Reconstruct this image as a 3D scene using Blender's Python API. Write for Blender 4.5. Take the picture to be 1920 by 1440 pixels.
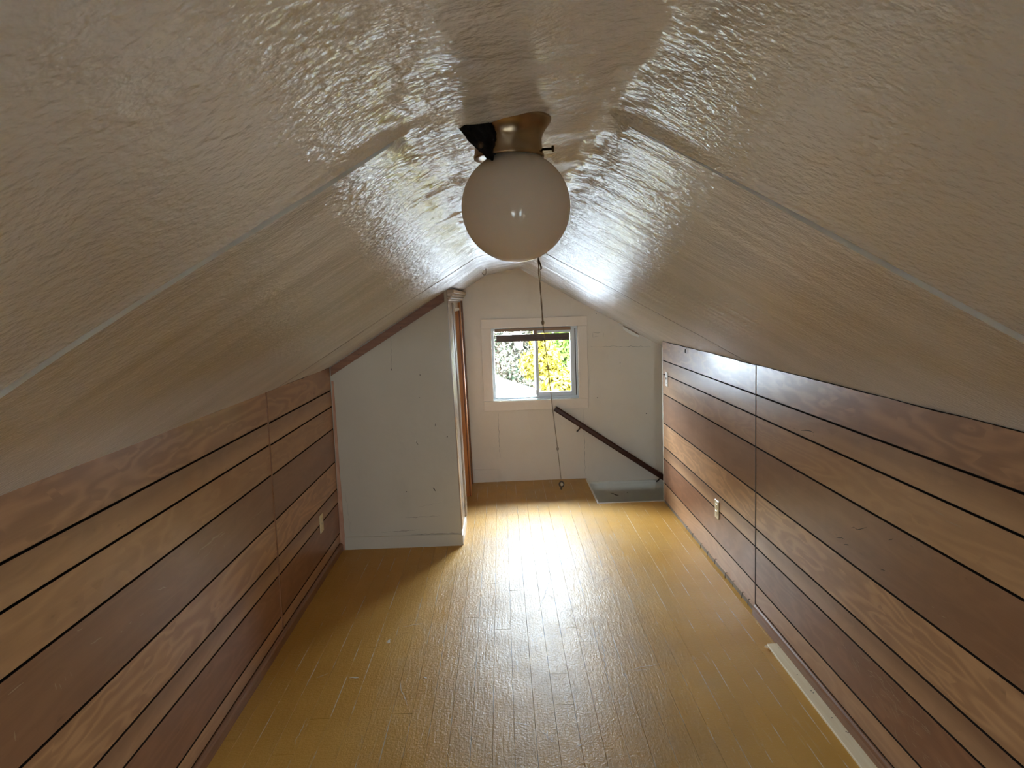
import bpy, bmesh, math, random
from mathutils import Vector, Matrix, noise as mn

random.seed(7)
scn = bpy.context.scene
for o in list(bpy.data.objects):
    bpy.data.objects.remove(o)
COL = scn.collection

# ------------------------------------------------------------------ camera
F_PX, CAM_H = 1386.0, 1.5
VPX, VPY, ROLL = 938.0, 563.0, 0.036
_Y = Vector((VPX - 960, 720 - VPY, F_PX)).normalized()
_u = Vector((-math.sin(ROLL), math.cos(ROLL), 0))
_Z = (_u - _u.dot(_Y) * _Y).normalized()
_X = _Y.cross(_Z)
if _X.x < 0:
    _X = -_X
cam_d = bpy.data.cameras.new('camera')
cam_d.sensor_width = 36.0
cam_d.lens = F_PX / 1920 * 36.0
cam_d.clip_start = 0.02
cam = bpy.data.objects.new('camera', cam_d)
COL.objects.link(cam)
R3 = Matrix(((_X.x, _X.y, -_X.z), (_Y.x, _Y.y, -_Y.z), (_Z.x, _Z.y, -_Z.z)))
cam.matrix_world = Matrix.Translation((0, 0, CAM_H)) @ R3.to_4x4()
scn.camera = cam

# ------------------------------------------------------------------ sky, exposure
world = bpy.data.worlds.new('overcast_sky')
scn.world = world
world.use_nodes = True
_bg = world.node_tree.nodes['Background']
_bg.inputs[0].default_value = (0.76, 0.88, 1.0, 1)
_bg.inputs[1].default_value = 6.0
scn.view_settings.view_transform = 'Standard'
scn.view_settings.look = 'None'
scn.view_settings.gamma = 1.0
scn.view_settings.use_curve_mapping = False
scn.view_settings.exposure = 4.62
scn.cycles.use_denoising = True
scn.cycles.max_bounces = 5
scn.cycles.diffuse_bounces = 4
scn.cycles.glossy_bounces = 3
scn.cycles.use_adaptive_sampling = True
scn.cycles.adaptive_threshold = 0.06
scn.cycles.adaptive_min_samples = 24
scn.cycles.caustics_reflective = False
scn.cycles.transparent_max_bounces = 12
scn.cycles.sample_clamp_indirect = 6.0
scn.cycles.blur_glossy = 1.0


def portal(name, loc, sx, sz, facing):
    """A Cycles light portal in a window opening: it emits nothing, it only guides the sampling of the sky."""
    d = bpy.data.lights.new(name, 'AREA')
    d.shape = 'RECTANGLE'
    d.size, d.size_y = sx, sz
    d.cycles.is_portal = True
    o = bpy.data.objects.new(name, d)
    COL.objects.link(o)
    o.location = loc
    o.rotation_euler = (math.pi / 2 * facing, 0, 0)
    return o


# room measures ------------------------------------------------------
XL, XR = -1.04, 1.14            # faces of the boarded knee walls
YB, YE = -1.05, 6.03            # gable behind the camera, gable with the window
YC = 4.45                       # closet front
WX0, WX1, WZ0, WZ1 = -0.085, 0.62, 0.677, 1.272   # far window opening
BX0, BX1, BZ0, BZ1 = -0.36, 0.41, 0.60, 1.10       # window behind the camera
HX0, HY0 = 0.667, 5.27          # stair opening corner
portal('portal_far_window', ((WX0 + WX1) / 2, YE + 0.13, (WZ0 + WZ1) / 2), WX1 - WX0, WZ1 - WZ0, -1)
portal('portal_rear_window', ((BX0 + BX1) / 2, YB - 0.13, (BZ0 + BZ1) / 2), BX1 - BX0, BZ1 - BZ0, 1)

# ------------------------------------------------------------------ helpers


class NT:
    def __init__(self, name):
        self.m = bpy.data.materials.new(name)
        self.m.use_nodes = True
        self.t = self.m.node_tree
        self.b = self.t.nodes['Principled BSDF']
        self.out = self.t.nodes['Material Output']

    def n(self, typ, **kw):
        nd = self.t.nodes.new(typ)
        for k, v in kw.items():
            setattr(nd, k, v)
        return nd

    def l(self, a, b):
        self.t.links.new(a, b)

    def put(self, sock, v):
        if isinstance(v, bpy.types.NodeSocket):
            self.l(v, sock)
        elif isinstance(v, (int, float)):
            try:
                sock.default_value = v
            except TypeError:
                sock.default_value = (v, v, v)
        else:
            v = tuple(v)
            if len(v) == 3 and len(sock.default_value) == 4:
                v = v + (1,)
            sock.default_value = v

    def math(self, op, a, b=0.0, c=0.0, clamp=False):
        nd = self.n('ShaderNodeMath', operation=op, use_clamp=clamp)
        self.put(nd.inputs[0], a)
        self.put(nd.inputs[1], b)
        self.put(nd.inputs[2], c)
        return nd.outputs[0]

    def vm(self, op, a, b=(0, 0, 0)):
        nd = self.n('ShaderNodeVectorMath', operation=op)
        self.put(nd.inputs[0], a)
        if op == 'SCALE':
            self.put(nd.inputs[3], b)
        else:
            self.put(nd.inputs[1], b)
        return nd.outputs['Value'] if op in ('LENGTH', 'DOT_PRODUCT', 'DISTANCE') else nd.outputs[0]

    def mix(self, f, a, b, blend='MIX'):
        nd = self.n('ShaderNodeMix', data_type='RGBA', blend_type=blend)
        self.put(nd.inputs[0], f)
        self.put(nd.inputs[6], a)
        self.put(nd.inputs[7], b)
        return nd.outputs[2]

    def noise(self, vec, scale, detail=2.0, rough=0.5, dist=0.0):
        nd = self.n('ShaderNodeTexNoise')
        self.l(vec, nd.inputs['Vector'])
        nd.inputs['Scale'].default_value = scale
        nd.inputs['Detail'].default_value = detail
        nd.inputs['Roughness'].default_value = rough
        nd.inputs['Distortion'].default_value = dist
        return nd.outputs[0]

    def ramp(self, v, lo, hi, a=0.0, b=1.0):
        k = 1.0 / (hi - lo)
        r = self.math('MULTIPLY_ADD', v, k, -lo * k, clamp=True)
        if (a, b) == (0.0, 1.0):
            return r
        return self.math('MULTIPLY_ADD', r, b - a, a)

    def pos(self):
        return self.n('ShaderNodeNewGeometry').outputs['Position']

    def objco(self):
        return self.n('ShaderNodeTexCoord').outputs['Object']

    def rnd(self):
        return self.n('ShaderNodeObjectInfo').outputs['Random']

    def bump(self, h, strength, dist=0.01, normal=None):
        nd = self.n('ShaderNodeBump')
        nd.inputs['Strength'].default_value = strength
        nd.inputs['Distance'].default_value = dist
        self.l(h, nd.inputs['Height'])
        if normal is not None:
            self.l(normal, nd.inputs['Normal'])
        return nd.outputs[0]

    def done(self, color=None, rough=None, spec=None, metal=None, normal=None, coat=None):
        B = self.b.inputs
        if color is not None:
            self.put(B['Base Color'], color)
        if rough is not None:
            self.put(B['Roughness'], rough)
        if spec is not None:
            self.put(B['Specular IOR Level'], spec)
        if metal is not None:
            self.put(B['Metallic'], metal)
        if coat is not None:
            self.put(B['Coat Weight'], coat)
            B['Coat Roughness'].default_value = 0.08
        if normal is not None:
            self.l(normal, B['Normal'])
        return self.m


def prop(o, label=None, cat=None, group=None, kind=None):
    if label:
        o['label'] = label
    if cat:
        o['category'] = cat
    if group:
        o['group'] = group
    if kind:
        o['kind'] = kind
    return o


def empty(name, loc=(0, 0, 0)):
    o = bpy.data.objects.new(name, None)
    COL.objects.link(o)
    o.location = loc
    o.empty_display_size = 0.05
    return o


def link(name, me, mat, parent=None, loc=(0, 0, 0), smooth=False):
    o = bpy.data.objects.new(name, me)
    COL.objects.link(o)
    o.location = loc
    if mat is not None and not me.materials:
        me.materials.append(mat)
    if smooth:
        for p in me.polygons:
            p.use_smooth = True
    if parent is not None:
        o.parent = parent
        o.location = Vector(loc) - parent.location
    return o


def mesh(name, verts, faces):
    me = bpy.data.meshes.new(name)
    me.from_pydata(verts, [], faces)
    me.validate()
    bm = bmesh.new()
    bm.from_mesh(me)
    bmesh.ops.recalc_face_normals(bm, faces=bm.faces)
    bm.to_mesh(me)
    bm.free()
    return me


def bm_box(bm, x0, x1, y0, y1, z0, z1, bev=0.0):
    vs = [bm.verts.new(c) for c in ((x0, y0, z0), (x1, y0, z0), (x1, y1, z0), (x0, y1, z0),
                                    (x0, y0, z1), (x1, y0, z1), (x1, y1, z1), (x0, y1, z1))]
    fs = [bm.faces.new([vs[i] for i in q]) for q in ((3, 2, 1, 0), (4, 5, 6, 7), (0, 1, 5, 4), (1, 2, 6, 5), (2, 3, 7, 6), (3, 0, 4, 7))]
    if bev > 0:
        es = list({e for f in fs for e in f.edges})
        bmesh.ops.bevel(bm, geom=es, offset=bev, segments=1, affect='EDGES')


def box(name, mat, parent, x0, x1, y0, y1, z0, z1, bev=0.0, lean=None):
    """One box as one object, its origin at its centre."""
    c = ((x0 + x1) / 2, (y0 + y1) / 2, (z0 + z1) / 2)
    bm = bmesh.new()
    bm_box(bm, x0 - c[0], x1 - c[0], y0 - c[1], y1 - c[1], z0 - c[2], z1 - c[2], bev)
    if lean:
        for v in bm.verts:
            v.co.x += lean * (v.co.z + c[2])
    bmesh.ops.recalc_face_normals(bm, faces=bm.faces)
    me = bpy.data.meshes.new(name)
    bm.to_mesh(me)
    bm.free()
    return link(name, me, mat, parent, c)


def multibox(name, mat, parent, boxes, bev=0.0, lean=None):
    bm = bmesh.new()
    for b in boxes:
        bm_box(bm, *b, bev=bev)
    if lean:
        for v in bm.verts:
            v.co.x += lean * v.co.z
    bmesh.ops.recalc_face_normals(bm, faces=bm.faces)
    me = bpy.data.meshes.new(name)
    bm.to_mesh(me)
    bm.free()
    return link(name, me, mat, parent)


def prism(name, mat, parent, poly, y0, y1, bev=0.0):
    """A polygon in x,z pushed from y0 to y1."""
    n = len(poly)
    vs = [(x, y0, z) for x, z in poly] + [(x, y1, z) for x, z in poly]
    fs = [tuple(range(n)), tuple(range(2 * n - 1, n - 1, -1))]
    fs += [(i, (i + 1) % n, n + (i + 1) % n, n + i) for i in range(n)]
    return link(name, mesh(name, vs, fs), mat, parent)


def lathe(name, mat, parent, prof, loc, seg=40, smooth=True, axis='Z'):
    vs, fs = [], []
    for r, z in prof:
        for k in range(seg):
            a = 2 * math.pi * k / seg
            vs.append((r * math.cos(a), r * math.sin(a), z))
    m = len(prof)
    for i in range(m - 1):
        for k in range(seg):
            k2 = (k + 1) % seg
            fs.append((i * seg + k, i * seg + k2, (i + 1) * seg + k2, (i + 1) * seg + k))
    fs.append(tuple(range(seg - 1, -1, -1)))
    fs.append(tuple((m - 1) * seg + k for k in range(seg)))
    if axis == 'X':
        vs = [(z, x, y) for x, y, z in vs]
    elif axis == 'Y':
        vs = [(x, z, y) for x, y, z in vs]
    return link(name, mesh(name, vs, fs), mat, parent, loc, smooth)


def tube(name, mat, parent, pts, r, seg=8, closed=False, smooth=True):
    pts = [Vector(p) for p in pts]
    vs, fs = [], []
    n = len(pts)
    for i, p in enumerate(pts):
        a = pts[(i - 1) % n] if closed or i else pts[0]
        b = pts[(i + 1) % n] if closed or i < n - 1 else pts[-1]
        d = (b - a).normalized()
        s = d.cross(Vector((0, 1, 0.02)))
        if s.length < 1e-3:
            s = d.cross(Vector((1, 0, 0)))
        s.normalize()
        t = d.cross(s).normalized()
        rr = r[i] if isinstance(r, (list, tuple)) else r
        for k in range(seg):
            an = 2 * math.pi * k / seg
            vs.append(tuple(p + rr * (math.cos(an) * s + math.sin(an) * t)))
    for i in range(n if closed else n - 1):
        j = (i + 1) % n
        for k in range(seg):
            k2 = (k + 1) % seg
            fs.append((i * seg + k, i * seg + k2, j * seg + k2, j * seg + k))
    if not closed:
        fs.append(tuple(range(seg)))
        fs.append(tuple((n - 1) * seg + k for k in range(seg)))
    return link(name, mesh(name, vs, fs), mat, parent, smooth=smooth)


def sphere(name, mat, parent, loc, r, seg=12, ring=8, squash=(1, 1, 1)):
    bm = bmesh.new()
    bmesh.ops.create_uvsphere(bm, u_segments=seg, v_segments=ring, radius=r)
    for v in bm.verts:
        v.co = Vector((v.co.x * squash[0], v.co.y * squash[1], v.co.z * squash[2]))
    me = bpy.data.meshes.new(name)
    bm.to_mesh(me)
    bm.free()
    return link(name, me, mat, parent, loc, True)


def scratches(name, mat, parent, segs, place, width, seed=1):
    """Shallow ragged scores, one lens-shaped sliver each; place(u, v) puts a wall or floor measure just proud of the surface."""
    rg = random.Random(seed)
    vs, fs = [], []
    for (a, b) in segs:
        a, b = Vector(a), Vector(b)
        L = max((b - a).length, 1e-4)
        d = (b - a) / L
        n_ = Vector((-d.y, d.x))
        w = width * rg.uniform(0.6, 1.3)
        N_ = max(3, int(L / 0.02))
        k = len(vs)
        for i in range(N_ + 1):
            u = i / N_
            ww = w * (0.35 + 0.65 * math.sin(math.pi * u)) * rg.uniform(0.6, 1.2)
            c = a + d * (L * u) + n_ * (rg.uniform(-0.4, 0.4) * width * min(4.0, L / 0.03))
            vs.append(place(*(c + n_ * ww * 0.5)))
            vs.append(place(*(c - n_ * ww * 0.5)))
        for i in range(N_):
            fs.append((k + 2 * i, k + 2 * i + 1, k + 2 * i + 3, k + 2 * i + 2))
    me = bpy.data.meshes.new(name)
    me.from_pydata(vs, [], fs)
    o = link(name, me, mat, parent)
    o['kind'] = 'stuff'
    return o


# ------------------------------------------------------------------ materials

def plain(name, col, rough=0.5, metal=0.0, spec=0.5, var=0.0, scale=20, bump=0.0):
    t = NT(name)
    c, nrm = col, None
    p = t.pos()
    if var:
        c = t.mix(t.ramp(t.noise(p, scale, 3), 0.3, 0.7), [x * (1 - var) for x in col], [min(1, x * (1 + var)) for x in col])
    if bump:
        nrm = t.bump(t.noise(p, scale * 6, 3), bump, 0.002)
    return t.done(c, rough, spec, metal, nrm)


def ceiling_material():
    t = NT('ceiling_gloss_paint')
    p = t.pos()
    big = t.noise(p, 3.0, 3)
    c = t.mix(t.ramp(big, 0.3, 0.7), (0.74, 0.755, 0.785), (0.79, 0.805, 0.835))
    # roller stipple and coarse lumps
    st = t.noise(p, 150, 2, 0.5)
    lump = t.noise(p, 70, 2, 0.5, 0.2)
    h = t.math('ADD', t.math('MULTIPLY', st, 0.35), lump)
    nrm = t.bump(h, 0.6, 0.0045)
    return t.done(c, t.ramp(big, 0.3, 0.7, 0.17, 0.23), 0.58, 0, nrm)


def wall_paint(name, a, b, rough=0.5):
    t = NT(name)
    p = t.pos()
    c = t.mix(t.ramp(t.noise(p, 2.2, 4), 0.3, 0.7), a, b)
    grime = t.ramp(t.noise(t.vm('MULTIPLY', p, (7, 7, 4)), 1.0, 5, 0.65), 0.55, 0.85)
    c = t.mix(t.math('MULTIPLY', grime, 0.2), c, [x * 0.6 for x in a])
    nrm = t.bump(t.noise(p, 9, 4, 0.6), 0.2, 0.01)
    return t.done(c, rough, 0.4, 0, nrm)


def board_material(k, height, dark, light, two=0.0, rings=1.0):
    """Printed wood board; the board's own object origin is the middle of its lower edge."""
    t = NT('wood_board_%d' % k)
    o = t.objco()
    r = t.rnd()
    off = t.n('ShaderNodeCombineXYZ')
    t.l(t.math('MULTIPLY', r, 61.0), off.inputs[1])
    t.l(t.math('MULTIPLY', r, 17.0), off.inputs[2])
    q = t.vm('ADD', o, off.outputs[0])
    vo = t.n('ShaderNodeTexVoronoi')
    t.l(t.vm('MULTIPLY', q, (0, 2.2, 6.0)), vo.inputs['Vector'])
    vo.inputs['Randomness'].default_value = 0.9
    d = vo.outputs['Distance']
    sc_ = t.n('ShaderNodeSeparateColor')
    t.l(vo.outputs['Color'], sc_.inputs[0])
    has = t.ramp(sc_.outputs[0], 0.74, 0.75)
    near = t.math('MULTIPLY', t.ramp(d, 0.0, 0.8, 1, 0), has)
    n1 = t.noise(t.vm('MULTIPLY', q, (0, 0.9, 6.5)), 1.0, 2.5, 0.5, 0.35)
    ph = t.math('ADD', t.math('MULTIPLY', n1, 62.0), t.math('MULTIPLY', near, 4.0))
    ring = t.math('MULTIPLY_ADD', t.math('SINE', ph), 0.5, 0.5)
    ring = t.math('POWER', ring, 1.6)
    broad = t.noise(t.vm('MULTIPLY', q, (0, 0.6, 9)), 1.0, 3, 0.55)
    fine = t.noise(t.vm('MULTIPLY', q, (0, 5, 210)), 1.0, 3, 0.6)
    fig = t.noise(t.vm('MULTIPLY', q, (0, 9, 4)), 1.0, 2, 0.5, 1.0)
    v = t.math('MULTIPLY', ring, 0.26 * rings)
    v = t.math('ADD', v, t.math('MULTIPLY', t.ramp(broad, 0.25, 0.75), 0.34))
    v = t.math('ADD', v, t.math('MULTIPLY', fine, 0.22))
    v = t.math('ADD', v, t.math('MULTIPLY', fig, 0.16))
    if two:
        z = t.n('ShaderNodeSeparateXYZ')
        t.l(o, z.inputs[0])
        zz = t.math('ADD', t.math('DIVIDE', z.outputs[2], height), t.math('MULTIPLY', t.math('SUBTRACT', broad, 0.5), 0.5))
        v = t.math('ADD', t.math('MULTIPLY', v, 0.75), t.ramp(zz, 0.25, 0.7, two, 0.0))
    c = t.mix(v, dark, light)
    knot = t.math('MULTIPLY', t.ramp(t.math('ADD', d, t.math('MULTIPLY', fig, 0.12)), 0.07, 0.24, 1, 0), has)
    c = t.mix(t.math('MULTIPLY', knot, 0.6), c, [x * 0.35 for x in dark])
    # rubbed and scratched spots down to the pale core
    w = t.pos()
    sn = t.noise(t.vm('MULTIPLY', w, (1, 16, 60)), 1.0, 2, 0.5, 1.0)
    patch = t.ramp(t.noise(w, 2.3, 2), 0.52, 0.68)
    scr = t.math('MULTIPLY', t.ramp(sn, 0.70, 0.76), patch)
    c = t.mix(t.math('MULTIPLY', scr, 0.55), c, (0.52, 0.40, 0.28))
    rough = t.ramp(t.noise(w, 5, 3), 0.3, 0.7, 0.285, 0.34)
    nrm = t.bump(t.math('ADD', fine, t.math('MULTIPLY', t.noise(w, 26, 3), 0.8)), 0.06, 0.003)
    return t.done(c, rough, 0.55, 0, nrm)


def floor_material():
    t = NT('floor_ochre_paint')
    p = t.pos()
    o = t.objco()
    r = t.rnd()
    c = t.mix(t.ramp(t.noise(p, 1.6, 4), 0.3, 0.7), (0.52, 0.275, 0.055), (0.62, 0.355, 0.085))
    c = t.mix(t.math('MULTIPLY', r, 0.25), c, (0.42, 0.24, 0.06))
    # traffic wear: greyer, rubbed paint along the middle of the room
    sx = t.n('ShaderNodeSeparateXYZ')
    t.l(p, sx.inputs[0])
    mid = t.ramp(t.math('ABSOLUTE', t.math('SUBTRACT', sx.outputs[0], 0.22)), 0.25, 0.85, 1, 0)
    wear = t.ramp(t.noise(t.vm('MULTIPLY', p, (3, 1.3, 3)), 1.6, 5, 0.65), 0.36, 0.66)
    worn = t.math('MULTIPLY', t.math('MULTIPLY', wear, mid), 0.6)
    c = t.mix(worn, c, (0.38, 0.265, 0.14))
    # chips and specks
    sp = t.ramp(t.noise(p, 150, 2, 0.6), 0.66, 0.70)
    spw = t.math('MULTIPLY', t.ramp(t.noise(p, 3.2, 3), 0.40, 0.58), t.math('MULTIPLY_ADD', mid, 0.8, 0.2))
    c = t.mix(t.math('MULTIPLY', t.math('MULTIPLY', sp, spw), 0.75), c, (0.62, 0.56, 0.46))
    # worn plank edges
    so = t.n('ShaderNodeSeparateXYZ')
    t.l(o, so.inputs[0])
    ed = t.ramp(t.math('ABSOLUTE', so.outputs[0]), 0.0350, 0.0362)
    en = t.ramp(t.noise(t.vm('MULTIPLY', p, (9, 3.5, 1)), 1.0, 4, 0.6), 0.50, 0.60)
    c = t.mix(t.math('MULTIPLY', t.math('MULTIPLY', ed, en), 0.75), c, (0.66, 0.60, 0.50))
    long_scr = t.ramp(t.noise(t.vm('MULTIPLY', p, (60, 4, 1)), 1.0, 3, 0.6, 0.6), 0.64, 0.70)
    c = t.mix(t.math('MULTIPLY', t.math('MULTIPLY', long_scr, spw), 0.5), c, (0.6, 0.54, 0.44))
    rough = t.math('ADD', t.ramp(t.noise(p, 6, 4, 0.6), 0.3, 0.7, 0.30, 0.42), t.math('MULTIPLY', worn, 0.06))
    g = t.noise(t.vm('MULTIPLY', p, (75, 7, 1)), 1.0, 3, 0.6, 1.2)
    h = t.math('ADD', t.math('MULTIPLY', g, 0.9), t.math('MULTIPLY', t.noise(p, 90, 3, 0.65), 1.3))
    nrm = t.bump(h, 0.5, 0.003)
    return t.done(c, rough, 0.095, 0, nrm)


def raw_wood(name, a, b, sc=(6, 6, 120), rough=0.6):
    t = NT(name)
    p = t.pos()
    g = t.noise(t.vm('MULTIPLY', p, sc), 1.0, 3, 0.6, 0.5)
    return t.done(t.mix(t.ramp(g, 0.3, 0.7), a, b), rough, 0.35, 0, t.bump(g, 0.15, 0.002))


def glass_material():
    t = NT('window_glass')
    tr = t.n('ShaderNodeBsdfTransparent')
    gl = t.n('ShaderNodeBsdfGlossy')
    gl.inputs['Roughness'].default_value = 0.01
    tr.inputs[0].default_value = (0.97, 0.985, 0.98, 1)
    fr = t.n('ShaderNodeFresnel')
    fr.inputs[0].default_value = 1.35
    mx = t.n('ShaderNodeMixShader')
    t.l(fr.outputs[0], mx.inputs[0])
    t.l(tr.outputs[0], mx.inputs[1])
    t.l(gl.outputs[0], mx.inputs[2])
    t.l(mx.outputs[0], t.out.inputs[0])
    return t.m


M = {}
M['ceiling'] = ceiling_material()
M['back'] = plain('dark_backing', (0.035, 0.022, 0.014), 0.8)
M['groove'] = plain('groove_dark', (0.018, 0.010, 0.006), 0.9, 0, 0.1)
M['sheet_edge'] = plain('sheet_edge_pale', (0.90, 0.90, 0.84), 0.8)
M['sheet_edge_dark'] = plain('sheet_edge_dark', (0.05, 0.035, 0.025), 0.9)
M['gapfill'] = plain('seam_backing', (0.10, 0.08, 0.06), 0.8)
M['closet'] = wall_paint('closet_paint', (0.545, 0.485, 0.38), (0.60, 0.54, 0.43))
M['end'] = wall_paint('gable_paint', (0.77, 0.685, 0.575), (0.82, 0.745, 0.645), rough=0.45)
M['trimpaint'] = wall_paint('window_casing_paint', (0.85, 0.745, 0.63), (0.88, 0.785, 0.68), rough=0.4)
M['stairpaint'] = wall_paint('stairwell_paint', (0.84, 0.83, 0.76), (0.87, 0.86, 0.79), rough=0.45)
M['gloss_side'] = plain('closet_side_gloss_paint', (0.50, 0.42, 0.35), 0.16, 0, 0.6, 0.05, 8)
M['floor'] = floor_material()
M['brown_trim'] = raw_wood('brown_trim', (0.20, 0.088, 0.042), (0.31, 0.15, 0.075), (120, 4, 120), 0.32)
M['slope_trim'] = raw_wood('sloped_brown_trim', (0.19, 0.080, 0.036), (0.30, 0.135, 0.062), (6, 60, 90), 0.4)
M['rail'] = raw_wood('rail_wood', (0.040, 0.012, 0.007), (0.07, 0.022, 0.012), (8, 60, 90), 0.3)
M['orange'] = raw_wood('orange_fir', (0.42, 0.16, 0.045), (0.54, 0.24, 0.08), (90, 90, 3), 0.4)
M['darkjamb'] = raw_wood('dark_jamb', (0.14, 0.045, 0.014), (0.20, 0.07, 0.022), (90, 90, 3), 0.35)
M['tan'] = raw_wood('raw_tan_edge', (0.40, 0.24, 0.11), (0.55, 0.36, 0.18), (90, 90, 3), 0.7)
M['pink'] = raw_wood('raw_pink_edge', (0.50, 0.24, 0.15), (0.62, 0.36, 0.24), (40, 40, 10), 0.7)
M['pale'] = raw_wood('pale_lath', (0.82, 0.68, 0.44), (0.90, 0.79, 0.56), (90, 4, 90), 0.6)
M['crown'] = plain('crown_paint', (0.58, 0.48, 0.39), 0.35, 0, 0.5, 0.06, 30)
M['vinyl'] = plain('white_vinyl', (0.72, 0.78, 0.82), 0.35)
M['glass'] = glass_material()
M['metal'] = None
M['ivory'] = plain('ivory_plastic', (0.78, 0.66, 0.42), 0.35)
M['whiteplate'] = plain('white_plastic', (0.85, 0.82, 0.76), 0.35)
M['slot'] = plain('dark_slot', (0.02, 0.016, 0.012), 0.6)
M['blind'] = raw_wood('blind_wood', (0.075, 0.038, 0.016), (0.12, 0.062, 0.028), (4, 60, 200), 0.4)
M['headrail'] = raw_wood('headrail_wood', (0.24, 0.13, 0.06), (0.32, 0.19, 0.09), (4, 60, 200), 0.4)
M['cord'] = plain('cord_cotton', (0.40, 0.33, 0.25), 0.8)
M['darkmetal'] = plain('aged_metal', (0.10, 0.08, 0.06), 0.35, 0.9)
M['black'] = plain('black_wadding', (0.006, 0.006, 0.007), 0.9, 0, 0.2, 0.3, 60, 0.6)
M['nail'] = plain('nail_steel', (0.05, 0.04, 0.035), 0.45, 0.7)
M['cream'] = plain('cream_paper', (0.78, 0.72, 0.60), 0.5)

M['metal'] = plain('aged_brass', (0.34, 0.25, 0.155), 0.27, 1.0, 0.5, 0.08, 40)
t = NT('opal_glass')
M['opal'] = t.done((0.76, 0.66, 0.55), 0.13, 0.5)

# ------------------------------------------------------------------ ceiling
XA, ZA, SA = -0.10, 1.708, 0.61        # left slope starts here
XBk, ZBk, SB = 0.16, 1.748, 0.585      # right slope starts here


def zc(x):
    def raw(x):
        if x < XA:
            return ZA + SA * (x - XA)
        if x > XBk:
            return ZBk - SB * (x - XBk)
        return ZA + (x - XA) / (XBk - XA) * (ZBk - ZA)
    w = 0.022
    return (raw(x - w) + 2 * raw(x) + raw(x + w)) / 4


def seam1(x):
    if x < -0.10:
        return 0.896 - 0.10 * (-0.10 - x) if x > -0.5 else 0.856
    if x < 0.15:
        return 0.896 + (x + 0.10) / 0.25 * 0.13
    return 1.028 - 0.085 * max(0, x - 0.2)


def seam2(x):
    return 3.475 - 0.085 * max(0.0, abs(x - 0.07) - 0.15)


def ceil_disp(x, y, rng):
    crest = math.exp(-((x - XA) / 0.035) ** 2) + math.exp(-((x - XBk) / 0.04) ** 2)
    up = max(0.0, min(1.0, (1.1 - abs(x)) / 0.75))
    d = 0.0035 * mn.noise((x * 3.1, y * 2.3, 1.7))
    d += crest * 0.006 * mn.noise((x * 9, y * 7, 4.1)) + crest * 0.004 * mn.noise((x * 40, y * 26, 9.2))
    if rng > 0:
        d += up * (0.0055 if rng == 1 else 0.007) * mn.noise((x * 1.7 + 5, y * 8.5, 2.2)) + up * 0.0026 * mn.noise((x * 4 + 5, y * 24, 7.7))
    flat = 1.0 if XA < x < XBk else 0.3
    d += flat * 0.0016 * mn.noise((x * 30, y * 30, 3.3))
    if rng == 0 and XA < x < XBk:      # hand-floated strip, rippled across the ridge
        w_ = math.sin(math.pi * (x - XA) / (XBk - XA))
        d += w_ * (0.0045 * mn.noise((x * 7, y * 13, 6.3)) + 0.0016 * mn.noise((x * 14, y * 45, 8.3)))
    return d


def near_lip(x, y):
    """The near sheets sag a little where they end at the first open seam."""
    d = seam1(x) - y
    if d < 0:
        return 0.0
    k = math.exp(-max(0, abs(x - 0.03) - 0.13) / 0.38) if not (XA < x < XBk) else 0.25
    return -0.009 * k * math.exp(-(d / 0.022) ** 2)


ceiling = prop(empty('ceiling'), 'low attic ceiling of glossy off-white sheets meeting in a narrow flat ridge', 'ceiling', kind='structure')


def gap(x, wide):
    return wide if (x < XA - 0.02 or x > XBk + 0.02) else 0.0012


def sheet(name, x0, x1, rng, nx, ny):
    vs, fs = [], []
    for i in range(nx + 1):
        x = x0 + (x1 - x0) * i / nx
        ya = YB if rng == 0 else (seam1(x) + gap(x, 0.0045) if rng == 1 else seam2(x) + gap(x, 0.006))
        yb = seam1(x) - gap(x, 0.0045) if rng == 0 else (seam2(x) - gap(x, 0.006) if rng == 1 else YE)
        for j in range(ny + 1):
            u = j / ny
            if rng == 0:
                u = 1 - (1 - u) ** 1.9      # finer towards the seam
            y = ya + (yb - ya) * u
            z = zc(x) + ceil_disp(x, y, rng)
            if rng == 0:
                z += near_lip(x, y)
            elif rng == 1 and not (XA - 0.02 < x < XBk + 0.02):     # the next sheet hangs a little lower
                z -= 0.009 * math.exp(-(y - ya) / 0.12)
            vs.append((x, y, z))
    for i in range(nx):
        for j in range(ny):
            a = i * (ny + 1) + j
            fs.append((a, a + 1, a + ny + 2, a + ny + 1))
    # skirts along the two seam edges give the sheet its thickness
    for j in (0, ny):
        base = len(vs)
        for i in range(nx + 1):
            v = vs[i * (ny + 1) + j]
            vs.append((v[0], v[1], v[2] + 0.014))
        for i in range(nx):
            a, b = i * (ny + 1) + j, (i + 1) * (ny + 1) + j
            fs.append((a, b, base + i + 1, base + i))
    me = bpy.data.meshes.new(name)
    me.from_pydata(vs, [], fs)
    me.materials.append(M['ceiling'])
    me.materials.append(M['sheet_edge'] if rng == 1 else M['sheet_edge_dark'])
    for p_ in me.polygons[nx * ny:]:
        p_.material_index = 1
    o = link(name, me, None, ceiling, smooth=True)
    return o


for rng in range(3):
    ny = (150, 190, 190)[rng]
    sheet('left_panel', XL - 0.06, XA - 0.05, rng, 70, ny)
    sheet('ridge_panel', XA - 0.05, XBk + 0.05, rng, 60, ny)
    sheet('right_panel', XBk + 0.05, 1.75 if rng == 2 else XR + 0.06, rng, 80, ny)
for me in bpy.data.meshes:
    if me.name.startswith(('left_panel', 'ridge_panel', 'right_panel')):
        me.set_sharp_from_angle(angle=math.radians(60))
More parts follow.
